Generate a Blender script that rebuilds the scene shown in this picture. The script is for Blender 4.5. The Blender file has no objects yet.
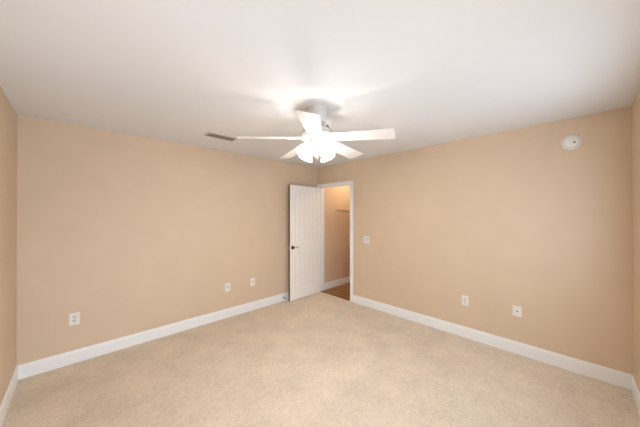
import bpy, bmesh, math, random
from mathutils import Vector, Matrix
random.seed(4)
PI = math.pi
C = bpy.context.scene.collection

# ------------------------------------------------------------------ camera
RX, RY, RH = 3.815, 3.93, 2.44            # room: x -RX..0, y -RY..0, z 0..RH
yaw, pitch, roll = 0.797673, 0.004124, -0.002008
F = Vector((math.cos(yaw)*math.cos(pitch), math.sin(yaw)*math.cos(pitch), math.sin(pitch)))
R = Vector((math.sin(yaw), -math.cos(yaw), 0)); U = R.cross(F)
R, U = R*math.cos(roll)+U*math.sin(roll), U*math.cos(roll)-R*math.sin(roll)
cam_data = bpy.data.cameras.new('camera'); cam = bpy.data.objects.new('camera', cam_data); C.objects.link(cam)
cam_data.sensor_width = 36; cam_data.lens = 249.43/640*36; cam_data.clip_start = 0.02
M = Matrix((R, U, -F)).transposed().to_4x4(); M.translation = Vector((-3.4215, -3.59, 1.5117))
cam.matrix_world = M
bpy.context.scene.camera = cam

# ------------------------------------------------------------------ world, lights, exposure
W = bpy.data.worlds.new('sky'); bpy.context.scene.world = W; W.use_nodes = True
W.node_tree.nodes['Background'].inputs[0].default_value = (0.80, 0.90, 1.0, 1)
W.node_tree.nodes['Background'].inputs[1].default_value = 1.0
vs = bpy.context.scene.view_settings
vs.view_transform = 'Standard'; vs.look = 'None'; vs.gamma = 1; vs.exposure = 0.20; vs.use_curve_mapping = False

WIN = [(-3.66, -2.72, 0.05, 2.03), (-1.85, -0.55, 0.85, 2.03)]   # unseen openings behind the camera; glazed door added, both shaped to fit the light
def area(name, loc, rot, sx, sy, power, col):
    l = bpy.data.lights.new(name, 'AREA'); l.shape = 'RECTANGLE'; l.size = sx; l.size_y = sy
    l.energy = power; l.color = col
    o = bpy.data.objects.new(name, l); C.objects.link(o); o.location = loc; o.rotation_euler = rot
    return o
area('added_low_fill', (-3.19, -RY-0.075, 0.52), (PI/2, 0, 0), 0.88, 0.88, 35, (0.78, 0.96, 1.19))  # added low fill light behind the camera, sized for the room's brightness
area('daylight_window', (-1.20, -RY-0.075, 1.44), (PI/2, 0, 0), 1.28, 1.1, 12, (0.78, 0.96, 1.19))  # unseen daylight, placed and sized to balance the room
def point(name, loc, power, col, rad):
    l = bpy.data.lights.new(name, 'POINT'); l.energy = power; l.color = col; l.shadow_soft_size = rad
    o = bpy.data.objects.new(name, l); C.objects.link(o); o.location = loc; return o
point('hall_lamp', (0.80, -0.55, 2.30), 11.5, (1.0, 0.74, 0.50), 0.06)
SHADE_EMIT, SHADE_CLEAR = 2.5, 0.46                          # glow of the lit glass shades of the ceiling fan

# ------------------------------------------------------------------ materials
def mat(name, col, rough=0.6, metal=0.0, spec=0.4):
    m = bpy.data.materials.new(name); m.use_nodes = True
    b = m.node_tree.nodes['Principled BSDF']
    b.inputs['Base Color'].default_value = (*col, 1); b.inputs['Roughness'].default_value = rough
    b.inputs['Metallic'].default_value = metal; b.inputs['Specular IOR Level'].default_value = spec
    return m
def nodes(m): return m.node_tree.nodes, m.node_tree.links, m.node_tree.nodes['Principled BSDF']
def add_noise(m, scale, c0, c1, detail=4, lo=0.35, hi=0.65, bump=0.0, bscale=None, bdist=0.002):
    N, L, b = nodes(m)
    tc = N.new('ShaderNodeTexCoord'); n = N.new('ShaderNodeTexNoise')
    n.inputs['Scale'].default_value = scale; n.inputs['Detail'].default_value = detail
    L.new(tc.outputs['Object'], n.inputs['Vector'])
    r = N.new('ShaderNodeValToRGB'); r.color_ramp.elements[0].position = lo; r.color_ramp.elements[1].position = hi
    r.color_ramp.elements[0].color = (*c0, 1); r.color_ramp.elements[1].color = (*c1, 1)
    L.new(n.outputs['Fac'], r.inputs['Fac']); L.new(r.outputs['Color'], b.inputs['Base Color'])
    if bump:
        n2 = N.new('ShaderNodeTexNoise'); n2.inputs['Scale'].default_value = bscale or scale
        n2.inputs['Detail'].default_value = 3
        L.new(tc.outputs['Object'], n2.inputs['Vector'])
        bp = N.new('ShaderNodeBump'); bp.inputs['Strength'].default_value = bump; bp.inputs['Distance'].default_value = bdist
        L.new(n2.outputs['Fac'], bp.inputs['Height']); L.new(bp.outputs['Normal'], b.inputs['Normal'])
    return m
def sh(c, k): return tuple(x*k for x in c)
def s2l(r, g, b):
    f = lambda v: (v/255/12.92) if v/255 < 0.04045 else ((v/255+0.055)/1.055)**2.4
    return (f(r), f(g), f(b))

WALL = s2l(219, 195, 168)
m_wall = add_noise(mat('beige wall paint', WALL, 0.55, spec=0.3), 3.0, sh(WALL, 0.985), sh(WALL, 1.015), bump=0.12, bscale=160, bdist=0.001)
m_hallwall = add_noise(mat('beige hall paint', WALL, 0.55, spec=0.3), 3.0, sh(WALL, 0.985), sh(WALL, 1.015), bump=0.12, bscale=160, bdist=0.001)
CE = s2l(231, 229, 228)
m_ceil = add_noise(mat('white ceiling paint', CE, 0.8, spec=0.2), 2.0, sh(CE, 0.99), sh(CE, 1.0), bump=0.15, bscale=120, bdist=0.001)
m_trim = mat('white semigloss trim', s2l(245, 243, 241), 0.35)
m_door = mat('white door paint', s2l(249, 245, 240), 0.38)
m_edge = add_noise(mat('brown door edge', s2l(120, 95, 70), 0.7), 20, s2l(110, 85, 62), s2l(130, 104, 78))  # mottled brown for the strip on the door's latch edge
m_fan = mat('white fan enamel', s2l(222, 218, 212), 0.4)
m_blade = mat('white fan blade', s2l(236, 230, 224), 0.45)
m_plate = mat('white plastic', s2l(238, 234, 226), 0.4)
m_insert = mat('pale grey plastic', s2l(222, 216, 206), 0.4)
m_dark = mat('dark slot', s2l(45, 42, 40), 0.6)
m_bronze = mat('dark bronze', s2l(62, 52, 45), 0.35, 0.8)
m_nickel = mat('satin nickel', s2l(165, 158, 150), 0.35, 0.9)
m_wire = mat('white coated wire', s2l(190, 172, 152), 0.4)
m_ventw = mat('vent enamel', s2l(205, 196, 186), 0.5)
m_ventd = mat('vent louvre', s2l(196, 186, 174), 0.5)
m_duct = mat('dark duct', s2l(135, 126, 117), 0.8)
m_rubber = mat('dark rubber', s2l(60, 58, 60), 0.7)

# carpet: fine pile plus soft trodden patches
m_carpet = mat('beige cut pile carpet', (0.5, 0.4, 0.3), 0.95, spec=0.08)
N, L, b = nodes(m_carpet)
tc = N.new('ShaderNodeTexCoord')
def noise(scale, detail=2, rough=0.5, vec=None):
    n = N.new('ShaderNodeTexNoise'); n.inputs['Scale'].default_value = scale; n.inputs['Detail'].default_value = detail
    n.inputs['Roughness'].default_value = rough
    L.new(vec or tc.outputs['Object'], n.inputs['Vector']); return n
def ramp(src, p0, c0, p1, c1):
    r = N.new('ShaderNodeValToRGB'); r.color_ramp.elements[0].position = p0; r.color_ramp.elements[1].position = p1
    r.color_ramp.elements[0].color = (*c0, 1); r.color_ramp.elements[1].color = (*c1, 1)
    L.new(src, r.inputs['Fac']); return r
def mult(a, c, fac=1.0):
    x = N.new('ShaderNodeMix'); x.data_type = 'RGBA'; x.blend_type = 'MULTIPLY'; x.inputs[0].default_value = fac
    L.new(a, x.inputs[6]); L.new(c, x.inputs[7]); return x.outputs[2]
CP = s2l(236, 219, 197)
big = ramp(noise(3.2, 6, 0.62).outputs['Fac'], 0.34, sh(CP, 0.90), 0.66, sh(CP, 1.06))
mid = ramp(noise(24, 5, 0.7).outputs['Fac'], 0.28, (0.88, 0.875, 0.87), 0.72, (1.07, 1.07, 1.07))
fine = ramp(noise(110, 3, 0.75).outputs['Fac'], 0.25, (0.66, 0.65, 0.63), 0.75, (1.26, 1.26, 1.26))
L.new(mult(mult(big.outputs['Color'], mid.outputs['Color']), fine.outputs['Color']), b.inputs['Base Color'])
hb = noise(140, 3, 0.7); bp = N.new('ShaderNodeBump'); bp.inputs['Strength'].default_value = 0.6; bp.inputs['Distance'].default_value = 0.008
L.new(hb.outputs['Fac'], bp.inputs['Height']); L.new(bp.outputs['Normal'], b.inputs['Normal'])
b.inputs['Sheen Weight'].default_value = 0.15

# hall floor: brown wood planks
m_wood = mat('brown plank floor', (0.2, 0.1, 0.05), 0.4)
N, L, b = nodes(m_wood)
tc = N.new('ShaderNodeTexCoord'); br = N.new('ShaderNodeTexBrick')
br.inputs['Scale'].default_value = 1.0; br.inputs['Brick Width'].default_value = 0.9; br.inputs['Row Height'].default_value = 0.12
br.inputs['Mortar Size'].default_value = 0.003
br.inputs['Color1'].default_value = (*s2l(176, 130, 84), 1); br.inputs['Color2'].default_value = (*s2l(150, 104, 62), 1)
br.inputs['Mortar'].default_value = (*s2l(70, 46, 28), 1)
L.new(tc.outputs['Object'], br.inputs['Vector'])
mp = N.new('ShaderNodeMapping'); mp.inputs['Scale'].default_value = (3, 30, 1); L.new(tc.outputs['Object'], mp.inputs['Vector'])
gr = ramp(noise(3, 4, 0.6, mp.outputs['Vector']).outputs['Fac'], 0.3, (0.75, 0.75, 0.75), 0.7, (1.15, 1.15, 1.15))
L.new(mult(br.outputs['Color'], gr.outputs['Color']), b.inputs['Base Color'])

# frosted lit glass
m_shade = mat('lit frosted glass', s2l(250, 240, 225), 0.4)
N, L, b = nodes(m_shade)
b.inputs['Emission Color'].default_value = (0.99, 0.975, 0.945, 1); b.inputs['Emission Strength'].default_value = SHADE_EMIT
tr = N.new('ShaderNodeBsdfTransparent'); mx = N.new('ShaderNodeMixShader'); mx.inputs[0].default_value = SHADE_CLEAR
L.new(b.outputs[0], mx.inputs[1]); L.new(tr.outputs[0], mx.inputs[2]); L.new(mx.outputs[0], N['Material Output'].inputs['Surface'])
m_bulb = mat('lit bulb', (1, 1, 1), 0.4)
N, L, b = nodes(m_bulb)
b.inputs['Emission Color'].default_value = (0.99, 0.975, 0.945, 1); b.inputs['Emission Strength'].default_value = 820
# window pane: clear, lets daylight straight through
m_glass = bpy.data.materials.new('clear pane'); m_glass.use_nodes = True
N, L = m_glass.node_tree.nodes, m_glass.node_tree.links; N.remove(N['Principled BSDF'])
tr = N.new('ShaderNodeBsdfTransparent'); gl = N.new('ShaderNodeBsdfGlossy'); gl.inputs['Roughness'].default_value = 0.02
mx = N.new('ShaderNodeMixShader'); mx.inputs[0].default_value = 0.06
L.new(tr.outputs[0], mx.inputs[1]); L.new(gl.outputs[0], mx.inputs[2]); L.new(mx.outputs[0], N['Material Output'].inputs['Surface'])

# ------------------------------------------------------------------ mesh helpers
def box(bm, x0, x1, y0, y1, z0, z1, bev=0.0):
    t = bmesh.new(); bmesh.ops.create_cube(t, size=1)
    for v in t.verts: v.co = Vector(((x0+x1)/2+v.co.x*(x1-x0), (y0+y1)/2+v.co.y*(y1-y0), (z0+z1)/2+v.co.z*(z1-z0)))
    if bev: bmesh.ops.bevel(t, geom=t.edges[:], offset=bev, segments=2, affect='EDGES', profile=0.6)
    merge(bm, t); return bm
def merge(bm, t, mtx=None):
    me = bpy.data.meshes.new('tmp'); t.to_mesh(me); t.free()
    if mtx: me.transform(mtx)
    bm.from_mesh(me); bpy.data.meshes.remove(me)
def lathe(bm, prof, n=40, mtx=None):
    """prof: (radius, z) pairs; closed at ends where radius is 0"""
    t = bmesh.new(); rings = []
    for r, z in prof:
        if r < 1e-6: rings.append([t.verts.new((0, 0, z))])
        else: rings.append([t.verts.new((r*math.cos(2*PI*i/n), r*math.sin(2*PI*i/n), z)) for i in range(n)])
    for a, c in zip(rings, rings[1:]):
        if len(a) == 1 and len(c) == 1: continue
        for i in range(n):
            j = (i+1) % n
            if len(a) == 1: t.faces.new((a[0], c[i], c[j]))
            elif len(c) == 1: t.faces.new((a[i], a[j], c[0]))
            else: t.faces.new((a[i], a[j], c[j], c[i]))
    bmesh.ops.recalc_face_normals(t, faces=t.faces)
    merge(bm, t, mtx); return bm
def tube(bm, pts, r, n=10):
    pts = [Vector(p) for p in pts]; t = bmesh.new(); rings = []
    for i, p in enumerate(pts):
        d = (pts[min(i+1, len(pts)-1)]-pts[max(i-1, 0)]).normalized()
        a = d.orthogonal().normalized() if i == 0 else (a-d*a.dot(d)).normalized()
        c = d.cross(a); rr = r[i] if isinstance(r, (list, tuple)) else r
        rings.append([t.verts.new(p+(a*math.cos(2*PI*k/n)+c*math.sin(2*PI*k/n))*rr) for k in range(n)])
    for a_, c_ in zip(rings, rings[1:]):
        for k in range(n): t.faces.new((a_[k], a_[(k+1) % n], c_[(k+1) % n], c_[k]))
    t.faces.new(rings[0][::-1]); t.faces.new(rings[-1])
    bmesh.ops.recalc_face_normals(t, faces=t.faces)
    merge(bm, t); return bm
def slab(bm, outline, z0, z1, bev=0.0, mtx=None):
    """outline of (x, y) points extruded z0..z1"""
    t = bmesh.new(); lo = [t.verts.new((x, y, z0)) for x, y in outline]; hi = [t.verts.new((x, y, z1)) for x, y in outline]
    t.faces.new(lo[::-1]); t.faces.new(hi); n = len(lo)
    for i in range(n): t.faces.new((lo[i], lo[(i+1) % n], hi[(i+1) % n], hi[i]))
    bmesh.ops.recalc_face_normals(t, faces=t.faces)
    if bev:
        ed = [e for e in t.edges if abs(e.verts[0].co.z-e.verts[1].co.z) < 1e-6]
        bmesh.ops.bevel(t, geom=ed, offset=bev, segments=2, affect='EDGES')
    merge(bm, t, mtx); return bm
def rrect(w, h, r, n=5):
    out = []
    for cx, cy, a0 in ((w/2-r, h/2-r, 0), (-w/2+r, h/2-r, 90), (-w/2+r, -h/2+r, 180), (w/2-r, -h/2+r, 270)):
        for k in range(n+1):
            a = math.radians(a0+90*k/n); out.append((cx+r*math.cos(a), cy+r*math.sin(a)))
    return out
def obj(name, bm, m, parent=None, smooth=False, angle=35):
    me = bpy.data.meshes.new(name); bm.to_mesh(me); bm.free(); me.materials.append(m)
    if smooth:
        me.polygons.foreach_set('use_smooth', [True]*len(me.polygons))
        try: me.set_sharp_from_angle(angle=math.radians(angle))
        except Exception: pass
    o = bpy.data.objects.new(name, me); C.objects.link(o)
    if parent: o.parent = parent
    return o
def struct(name, bm, m, parent=None, smooth=False):
    o = obj(name, bm, m, parent, smooth); o['kind'] = 'structure'; return o
def tag(o, label, cat, group=None):
    o['label'] = label; o['category'] = cat
    if group: o['group'] = group
    return o
def thing(name, label, cat, mtx=Matrix(), group=None):
    o = bpy.data.objects.new(name, None); C.objects.link(o); o.matrix_world = mtx; o.empty_display_size = 0.05
    return tag(o, label, cat, group)
B = bmesh.new

# ------------------------------------------------------------------ room shell
T = 0.12
HX, HY0 = 1.95, -1.25                       # hall beyond the doorway: x T..HX, y HY0..-0.03
OY0, OY1, OZ = -0.855, -0.055, 2.06         # rough opening in the right wall
struct('floor', box(B(), -RX-T, 0.02, -RY-T, T, -0.10, 0.0), m_carpet)
struct('floor_hall', box(B(), 0.02, HX+T, HY0-T, T, -0.10, -0.008), m_wood)
struct('ceiling', box(B(), -RX-T, HX+T, -RY-T, T, RH, RH+0.1), m_ceil)
struct('wall_back', box(B(), -RX-T, T, 0, T, 0, RH), m_wall)
struct('wall_left', box(B(), -RX-T, -RX, -RY-T, 0, 0, RH), m_wall)
w = B()
box(w, 0, T, -RY-T, OY0, 0, RH); box(w, 0, T, OY0, OY1, OZ, RH); box(w, 0, T, OY1, 0, 0, RH)
struct('wall_right', w, m_wall)
w = B()
(a0, a1, a2, a3), (b0, b1, b2, b3) = WIN
box(w, -RX, a0, -RY-T, -RY, 0, RH); box(w, a1, b0, -RY-T, -RY, 0, RH); box(w, b1, 0, -RY-T, -RY, 0, RH)
for x0, x1, z0, z1 in WIN: box(w, x0, x1, -RY-T, -RY, 0, z0); box(w, x0, x1, -RY-T, -RY, z1, RH)
struct('wall_front', w, m_wall)
struct('wall_hall_left', box(B(), T, HX, -0.03, T, -0.008, RH), m_hallwall)
struct('wall_hall_back', box(B(), HX, HX+T, HY0, T, -0.008, RH), m_hallwall)
struct('wall_hall_right', box(B(), T, HX+T, HY0-T, HY0, -0.008, RH), m_hallwall)

# unseen added glazed door and window, shaped to carry the fitted daylight
for i, (x0, x1, z0, z1) in enumerate(WIN):
    wf = B()
    for a in (x0, x1-0.04): box(wf, a, a+0.04, -RY-0.07, -RY-0.005, z0, z1)
    for a in (z0, z1-0.04): box(wf, x0, x1, -RY-0.07, -RY-0.005, a, a+0.04)
    win = struct('window_%d' % (i+1), wf, m_trim)
    obj('window_pane', box(B(), x0+0.02, x1-0.02, -RY-0.05, -RY-0.045, z0+0.02, z1-0.02), m_glass, win)
    obj('window_sill', box(B(), x0, x1, -RY-0.005, -RY, z0-0.02, z0, 0.002), m_trim, win)

# baseboards: profile (out from wall, z)
BP = [(0, 0), (0.013, 0), (0.013, 0.104), (0.0105, 0.112), (0.0105, 0.117), (0.006, 0.128), (0, 0.130)]
def base(name, p0, p1, out, m=m_trim, z=0.0):
    bm = B(); p0 = Vector(p0); p1 = Vector(p1); out = Vector(out); rows = []
    for p in (p0, p1): rows.append([bm.verts.new((p.x+out.x*d, p.y+out.y*d, z+h)) for d, h in BP])
    n = len(BP)
    for i in range(n-1): bm.faces.new((rows[0][i], rows[0][i+1], rows[1][i+1], rows[1][i]))
    bm.faces.new(rows[0]); bm.faces.new(rows[1][::-1]); bm.faces.new((rows[0][0], rows[1][0], rows[1][-1], rows[0][-1]))
    bmesh.ops.recalc_face_normals(bm, faces=bm.faces)
    return struct(name, bm, m)
base('baseboard_back', (-RX, 0, 0), (0, 0, 0), (0, -1, 0))
base('baseboard_left', (-RX, -RY, 0), (-RX, -0.013, 0), (1, 0, 0))
base('baseboard_right', (0, -RY, 0), (0, -0.906, 0), (-1, 0, 0))
base('baseboard_front', (WIN[0][1], -RY, 0), (-0.013, -RY, 0), (0, 1, 0))
base('baseboard_hall_left', (T, -0.03, 0), (HX, -0.03, 0), (0, -1, 0), z=-0.008)
base('baseboard_hall_back', (HX, HY0, 0), (HX, -0.043, 0), (-1, 0, 0), z=-0.008)

# door frame: jamb, stop and casing
JL, JR, JT = -0.075, -0.835, 2.042
j = B()
box(j, 0, T, JL, OY1, 0, OZ); box(j, 0, T, OY0, JR, 0, OZ); box(j, 0, T, JR, JL, JT, OZ)
box(j, 0.045, 0.058, JL-0.011, JL, 0, JT); box(j, 0.045, 0.058, JR, JR+0.011, 0, JT); box(j, 0.045, 0.058, JR, JL, JT-0.011, JT)
struct('trim_1', j, m_trim)
k = B()
cz = 2.102
box(k, -0.015, 0, JL+0.006, -0.0005, 0, JT+0.006, 0.003)
box(k, -0.015, 0, -0.906, JR-0.005, 0, JT+0.006, 0.003)
box(k, -0.016, 0, -0.906, -0.0005, JT+0.006, cz, 0.003)
struct('trim_2', k, m_trim)
k = B()
box(k, T, T+0.015, -0.906, JR-0.005, -0.008, cz, 0.003); box(k, T, T+0.015, JL+0.006, -0.031, -0.008, JT+0.006, 0.003); box(k, T, T+0.015, -0.906, -0.031, JT+0.006, cz, 0.003)
struct('trim_3', k, m_trim)
struct('trim_4', box(B(), 0.0, 0.035, JR, JL, -0.006, 0.004, 0.002), mat('threshold strip', s2l(120, 88, 58), 0.5))

# ------------------------------------------------------------------ door leaf (opens into the room, almost against the back wall)
DW, DT, DH = 0.757, 0.036, 2.022
# local: x from hinge (0) to free edge (DW); y 0 = face towards camera ... DT = face towards back wall; z up
def frame_panel_face(bm, y, sgn):
    """stiles, rails and plank panels standing out from the core on one face"""
    st, rail = 0.105, 0.12
    zs = [(0.20, 0.86), (1.02, DH-rail)]
    y0, y1 = (y, y+0.006) if sgn > 0 else (y-0.006, y)
    box(bm, 0, st, y0, y1, 0, DH); box(bm, DW-st, DW, y0, y1, 0, DH)
    for a, c in ((0, zs[0][0]), (zs[0][1], zs[1][0]), (zs[1][1], DH)): box(bm, st, DW-st, y0, y1, a, c)
    n = 5; g = 0.006
    for a, c in zs:
        pw = (DW-2*st-0.03)/n
        for i in range(n):
            xa = st+0.015+i*pw
            ya, yb = (y+0.0015, y+0.0065) if sgn > 0 else (y-0.0065, y-0.0015)
            box(bm, xa+g/2, xa+pw-g/2, ya, yb, a+0.015, c-0.015, 0.0018)
d = B()
box(d, 0, DW, 0.0062, DT-0.0062, 0, DH)
frame_panel_face(d, 0.006, -1); frame_panel_face(d, DT-0.006, 1)
door = struct('door_1', d, m_door)
door.rotation_euler = (0, 0, PI+math.radians(1.6)); 
# local +x must run to world -x and local +y (back face) to world +y : mirror by building with rotation PI and offset
door.location = (-0.024, -0.082, 0.010)
for v in door.data.vertices: v.co.y = DT-v.co.y
door.data.flip_normals()
# after rotation by PI local y=0 faces +y (back wall), local y=DT faces the camera
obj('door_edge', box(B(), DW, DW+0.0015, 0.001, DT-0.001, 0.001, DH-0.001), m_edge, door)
HZ = 0.925
def lever(side):
    yf = DT if side > 0 else 0.0
    s = side
    cx = DW-0.06
    rot = Matrix.Translation((cx, yf, HZ)) @ Matrix.Rotation(-s*PI/2, 4, 'X')
    h = obj('door_handle', lathe(B(), [(0, 0), (0.031, 0), (0.032, 0.004), (0.027, 0.010), (0.013, 0.013), (0.011, 0.040), (0.012, 0.048), (0, 0.050)], 28, rot), m_bronze, door, True)
    lv = B()
    pts = [(cx+0.008, yf+s*0.044, HZ), (cx-0.02, yf+s*0.047, HZ+0.001), (cx-0.06, yf+s*0.047, HZ+0.002), (cx-0.105, yf+s*0.040, HZ-0.003)]
    obj('lever', tube(lv, pts, [0.009, 0.0085, 0.0075, 0.006], 12), m_nickel, h, True)
lever(1); lever(-1)
obj('latch_plate', box(B(), DW+0.0015, DW+0.003, 0.006, DT-0.006, HZ-0.03, HZ+0.03), m_nickel, door)
for hz in (0.22, 1.02, 1.82):
    obj('hinge', lathe(B(), [(0, -0.045), (0.006, -0.045), (0.006, 0.045), (0, 0.045)], 12, Matrix.Translation((-0.006, -0.004, hz))), m_nickel, door, True)

# ------------------------------------------------------------------ ceiling fan with lights
FX, FY = -1.911, -1.999
fan = thing('ceiling_fan', 'white five-blade ceiling fan with lit frosted glass shades', 'ceiling fan', Matrix.Translation((FX, FY, RH)))
# part coordinates below: z measured from the ceiling
obj('canopy', lathe(B(), [(0, 0), (0.088, 0), (0.090, -0.006), (0.089, -0.07), (0.086, -0.105), (0.076, -0.125), (0.06, -0.132), (0, -0.132)], 48), m_fan, fan, True)
obj('downrod', lathe(B(), [(0, -0.11), (0.036, -0.11), (0.036, -0.155), (0.052, -0.165), (0.052, -0.19), (0, -0.19)], 32), m_fan, fan, True)
mh = lathe(B(), [(0, -0.1580), (0.06, -0.1580), (0.10, -0.1680), (0.128, -0.1860), (0.136, -0.2050), (0.136, -0.2420), (0.130, -0.2520), (0.130, -0.2600), (0.108, -0.2720), (0.08, -0.2760), (0, -0.2760)], 56)
mho = obj('motor_housing', mh, m_fan, fan, True)
obj('trim_band', lathe(B(), [(0.1362, -0.2160), (0.1385, -0.2180), (0.1385, -0.2300), (0.1362, -0.2320)], 56), mat('grey band', s2l(200, 196, 190), 0.35), mho, True)
# small dark knob and wire at the side of the motor housing
kn = Vector((0.716, -0.698, 0))*0.098
obj('cable_knob', lathe(B(), [(0, 0), (0.010, 0.0), (0.012, 0.012), (0.008, 0.026), (0, 0.030)], 16, Matrix.Translation((kn.x, kn.y, -0.170))), m_rubber, mho, True)
BZ = -0.256                                                     # blade centre height below ceiling
base_ang = math.atan2(R.y, R.x) + math.radians(-94.5)             # first blade points to the viewer's corner
bl_out = []
r0, r1 = 0.145, 0.668
wr, wt = 0.064, 0.084
for k_ in range(7): a = -PI/2+PI/2*k_/6; bl_out.append((r1-0.014+0.014*math.cos(a), -wt+0.014+0.014*math.sin(a)))
for k_ in range(7): a = PI/2*k_/6; bl_out.append((r1-0.014+0.014*math.cos(a), wt-0.014+0.014*math.sin(a)))
for k_ in range(7): a = PI/2+PI/2*k_/6; bl_out.append((r0+0.025+0.025*math.cos(a), wr-0.025+0.025*math.sin(a)))
for k_ in range(7): a = PI+PI/2*k_/6; bl_out.append((r0+0.025+0.025*math.cos(a), -wr+0.025+0.025*math.sin(a)))
for i in range(5):
    mt = Matrix.Rotation(base_ang+i*2*PI/5, 4, 'Z') @ Matrix.Translation((0, 0, BZ)) @ Matrix.Rotation(math.radians(4), 4, 'Y') @ Matrix.Rotation(math.radians(-12), 4, 'X')
    blade = obj('blade', slab(B(), bl_out, 0, 0.006, 0.0015, mt), m_blade, fan)
    br = B()
    arm = [(0.085, -0.020), (0.15, -0.014), (0.19, -0.030), (0.235, -0.046), (0.262, -0.040), (0.27, 0), (0.262, 0.040), (0.235, 0.046), (0.19, 0.030), (0.15, 0.014), (0.085, 0.020)]
    slab(br, arm, -0.006, -0.0005, 0.0012, mt)
    for (sx, sy) in ((0.235, -0.03), (0.235, 0.03), (0.255, 0)):
        lathe(br, [(0, -0.0095), (0.005, -0.009), (0.0055, -0.006), (0, -0.006)], 10, mt @ Matrix.Translation((sx, sy, 0)))
    obj('blade_bracket', br, m_fan, blade)
# light kit
kit = obj('light_kit', lathe(B(), [(0, -0.27), (0.062, -0.27), (0.066, -0.280), (0.066, -0.310), (0.058, -0.325), (0.04, -0.332), (0.026, -0.342), (0.022, -0.350), (0, -0.350)], 40), m_fan, fan, True)
obj('finial', lathe(B(), [(0, -0.348), (0.017, -0.350), (0.017, -0.400), (0.021, -0.406), (0.019, -0.425), (0.010, -0.440), (0, -0.444)], 24), m_nickel, kit, True)
for i in range(4):
    az = math.atan2(R.y, R.x) + math.radians(-45+90*i)
    tilt = math.radians(36)
    root = Matrix.Rotation(az, 4, 'Z')
    arm = B()
    tube(arm, [root @ Vector(p) for p in ((0.045, 0, -0.305), (0.062, 0, -0.302), (0.072, 0, -0.309), (0.078, 0, -0.320))], 0.009, 12)
    sm = root @ Matrix.Translation((0.074, 0, -0.314)) @ Matrix.Rotation(-tilt, 4, 'Y')
    lathe(arm, [(0, 0.004), (0.02, 0.004), (0.024, -0.004), (0.024, -0.024), (0, -0.024)], 24, sm)
    obj('lamp_arm', arm, m_fan, kit, True)
    prof = [(0.022, -0.018), (0.030, -0.028), (0.040, -0.045), (0.046, -0.065), (0.050, -0.088), (0.058, -0.108), (0.070, -0.122)]
    inner = [(r-0.003, z) for r, z in prof][::-1]
    obj('lamp_shade', lathe(B(), prof+inner+[prof[0]], 36, sm), m_shade, kit, True, 80)
    obj('bulb', lathe(B(), [(0, -0.022), (0.012, -0.024), (0.018, -0.034), (0.0215, -0.046), (0.0215, -0.058), (0.016, -0.070), (0, -0.076)], 20, sm), m_bulb, kit, True)
for (ax, ln) in ((80, 0.09),):
    a = math.atan2(R.y, R.x)+math.radians(ax); p = Vector((0.03*math.cos(a), 0.03*math.sin(a), -0.338))
    ch = B()
    tube(ch, [p, p+Vector((0, 0, -ln))], 0.0022, 8)
    lathe(ch, [(0, 0), (0.005, -0.004), (0.006, -0.018), (0, -0.024)], 12, Matrix.Translation(p+Vector((0, 0, -ln))))
    obj('pull_chain', ch, m_nickel, kit, True)

# ------------------------------------------------------------------ ceiling vent
VX, VY, VW, VH = -2.19, -0.650, 0.345, 0.165
vent = thing('air_vent', 'grey slatted air vent set in the ceiling left of the fan', 'air vent', Matrix.Translation((VX, VY, RH)))
f = B()
for (a, b_, c, e) in ((-VW/2, VW/2, -VH/2, -VH/2+0.02), (-VW/2, VW/2, VH/2-0.02, VH/2), (-VW/2, -VW/2+0.02, -VH/2+0.02, VH/2-0.02), (VW/2-0.02, VW/2, -VH/2+0.02, VH/2-0.02)):
    box(f, a, b_, c, e, -0.009, 0.0, 0.002)
obj('frame', f, m_ventw, vent)
obj('duct_opening', box(B(), -VW/2+0.02, VW/2-0.02, -VH/2+0.02, VH/2-0.02, -0.0015, 0.0), m_duct, vent)
ns = 7
for i in range(ns):
    y = -VH/2+0.03+(VH-0.06)*i/(ns-1)
    t = Matrix.Translation((0, y, -0.007)) @ Matrix.Rotation(math.radians(35), 4, 'X')
    s = B(); slab(s, rrect(VW-0.042, 0.013, 0.001, 1), -0.0006, 0.0006, 0, t)
    obj('louvre', s, m_ventd, vent)

# ------------------------------------------------------------------ wall fittings; local: x right, y up, z out of the wall
def wallB(y, z): return Matrix(((0, 0, -1, 0), (-1, 0, 0, y), (0, 1, 0, z), (0, 0, 0, 1)))
def wallA(x, z): return Matrix(((1, 0, 0, x), (0, 0, -1, 0), (0, 1, 0, z), (0, 0, 0, 1)))
sd = thing('smoke_detector', 'round white smoke detector high on the right wall', 'smoke detector', wallB(-3.565, 2.205))
obj('base', lathe(B(), [(0, 0), (0.073, 0), (0.074, 0.006), (0.071, 0.014), (0.060, 0.018), (0, 0.018)], 48), m_plate, sd, True)
obj('cover', lathe(B(), [(0.055, 0.0182), (0.056, 0.026), (0.052, 0.036), (0.040, 0.042), (0, 0.044)], 48), m_plate, sd, True)
obj('grille_ring', lathe(B(), [(0.0565, 0.019), (0.0595, 0.019), (0.0595, 0.023), (0.0565, 0.023), (0.0565, 0.019)], 48), m_insert, sd, True)
obj('test_button', lathe(B(), [(0, 0.047), (0.007, 0.0465), (0.009, 0.043), (0.009, 0.040)], 20, Matrix.Translation((0.020, -0.012, 0))), mat('grey button', s2l(130, 135, 130), 0.5), sd, True)

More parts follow.
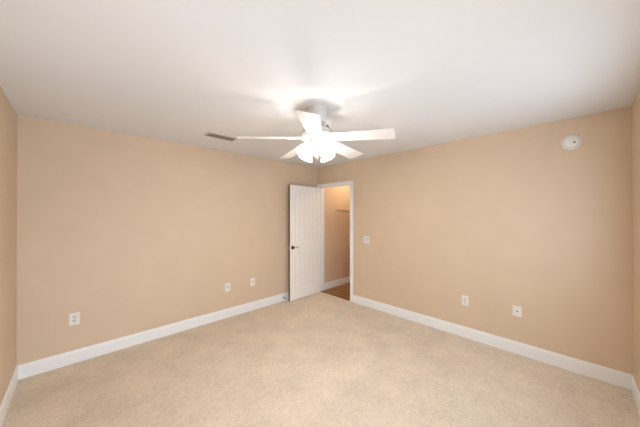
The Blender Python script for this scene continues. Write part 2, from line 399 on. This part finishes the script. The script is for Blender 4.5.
def plate(parent, w=0.074, h=0.118):
    p = obj('plate', slab(B(), rrect(w, h, 0.005), 0.0, 0.006, 0.002), m_plate, parent)
    return p
def screw(parent, x, y):
    obj('screw', lathe(B(), [(0, 0.0075), (0.0025, 0.0072), (0.003, 0.006), (0, 0.006)], 10, Matrix.Translation((x, y, 0))), m_insert, parent)
def socket(parent, y):
    s = obj('socket', slab(B(), rrect(0.034, 0.030, 0.012), 0.0058, 0.0085, 0.001, Matrix.Translation((0, y, 0))), m_insert, parent)
    sl = B()
    box(sl, -0.0075, -0.0055, y-0.002, y+0.008, 0.0083, 0.0088); box(sl, 0.0055, 0.0075, y-0.001, y+0.007, 0.0083, 0.0088)
    lathe(sl, [(0, 0.0088), (0.0026, 0.0088), (0.0026, 0.0083)], 10, Matrix.Translation((0, y-0.009, 0)))
    obj('slots', sl, m_dark, s)
def duplex(mtx, label, w=0.074, h=0.118):
    o = thing('wall_outlet', label, 'outlet', mtx, 'white electrical outlets')
    plate(o, w, h); socket(o, 0.0195); socket(o, -0.0195); screw(o, 0, 0)
    return o
duplex(wallA(-3.435, 0.449), 'white outlet plate low on the left wall, closest to the left room corner', 0.078, 0.124)
duplex(wallB(-2.637, 0.452), 'white outlet plate on the right wall, left of the plate with a dark hole')
# plates with a single rectangular insert, side by side left of the door
def jack(mtx, label, dy):
    o = thing('wall_plate', label, 'wall plate', mtx, 'single insert wall plates')
    plate(o, 0.078, 0.122)
    i_ = obj('insert', slab(B(), rrect(0.032, 0.052, 0.004), 0.0058, 0.008, 0.001, Matrix.Translation((0, dy, 0))), m_insert, o)
    obj('recess', slab(B(), rrect(0.016, 0.024, 0.002), 0.0078, 0.0084, 0, Matrix.Translation((0, dy, 0))), mat('insert shade', s2l(208, 198, 180), 0.5), i_)
    screw(o, 0, 0.048); screw(o, 0, -0.048)
jack(wallA(-1.827, 0.441), 'white wall plate left of another one beside the open door, further from it', 0.010)
jack(wallA(-1.420, 0.443), 'white wall plate on the left wall, the one closest to the open door', 0.0)
cx_ = thing('coaxial_plate', 'white wall plate with a small dark centre hole on the right wall', 'wall plate', wallB(-3.142, 0.460))
plate(cx_, 0.080, 0.112)
con = obj('connector', lathe(B(), [(0.0035, 0.006), (0.0065, 0.006), (0.0065, 0.013), (0.0035, 0.013), (0.0035, 0.006)], 16), m_nickel, cx_, True)
obj('hole', lathe(B(), [(0, 0.0132), (0.0055, 0.0132), (0.0055, 0.012)], 16), m_dark, con)
screw(cx_, 0, 0.042); screw(cx_, 0, -0.042)
sw = thing('light_switch', 'white double rocker light switch on the wall right of the doorway', 'light switch', wallB(-1.180, 1.096))
plate(sw, 0.116, 0.117)
for s in (-1, 1):
    t = Matrix.Translation((s*0.023, 0, 0.0065)) @ Matrix.Rotation(math.radians(4), 4, 'X')
    obj('rocker', slab(B(), rrect(0.032, 0.066, 0.003), -0.002, 0.003, 0.001, t), mat('rocker plastic', s2l(222, 216, 206), 0.35), sw)
    for yy in (0.048, -0.048): screw(sw, s*0.023, yy)

# spring door stop on the baseboard behind the door's free edge
ds = thing('door_stop', 'small dark spring door stop on the baseboard beside the door edge', 'door stop', Matrix.Translation((-0.832, -0.013, 0.062)) @ Matrix.Rotation(PI/2, 4, 'X'))
obj('mount', lathe(B(), [(0, 0), (0.011, 0), (0.011, 0.004), (0.006, 0.008), (0, 0.008)], 16), m_nickel, ds, True)
tube_pts = [(0.0055*math.cos(a*0.7), 0.0055*math.sin(a*0.7), 0.007+0.048*a/90) for a in range(91)]
obj('spring', tube(B(), tube_pts, 0.0013, 6), m_bronze, ds, True)
obj('rubber_tip', lathe(B(), [(0, 0.054), (0.008, 0.054), (0.0085, 0.062), (0.006, 0.068), (0, 0.069)], 16), m_rubber, ds, True)

# wire shelf in the hall
ws = thing('wire_shelf', 'white wire shelf on the wall beyond the doorway', 'shelf', Matrix.Translation((0.52, -0.03, 1.60)))
s = B(); LEN, DEP = 0.95, 0.16
for (y, z) in ((-0.006, 0), (-DEP/2, -0.003), (-DEP, 0.0), (-DEP, -0.040)):
    tube(s, [(0, y, z), (LEN, y, z)], 0.006, 8)
n = 32
for i in range(n+1):
    x = 0.005+(LEN-0.01)*i/n
    tube(s, [(x, -0.003, 0.004), (x, -DEP, 0.004), (x, -DEP, -0.040)], 0.0022, 6)
obj('wire_deck', s, m_wire, ws, True)
for x in (0.55, 0.88):
    obj('bracket', tube(B(), [(x, -DEP+0.01, -0.006), (x, -0.002, -0.13)], 0.004, 8), m_wire, ws, True)
    obj('wall_clip', box(B(), x-0.012, x+0.012, -0.006, 0.0, -0.15, -0.12, 0.002), m_wire, ws)
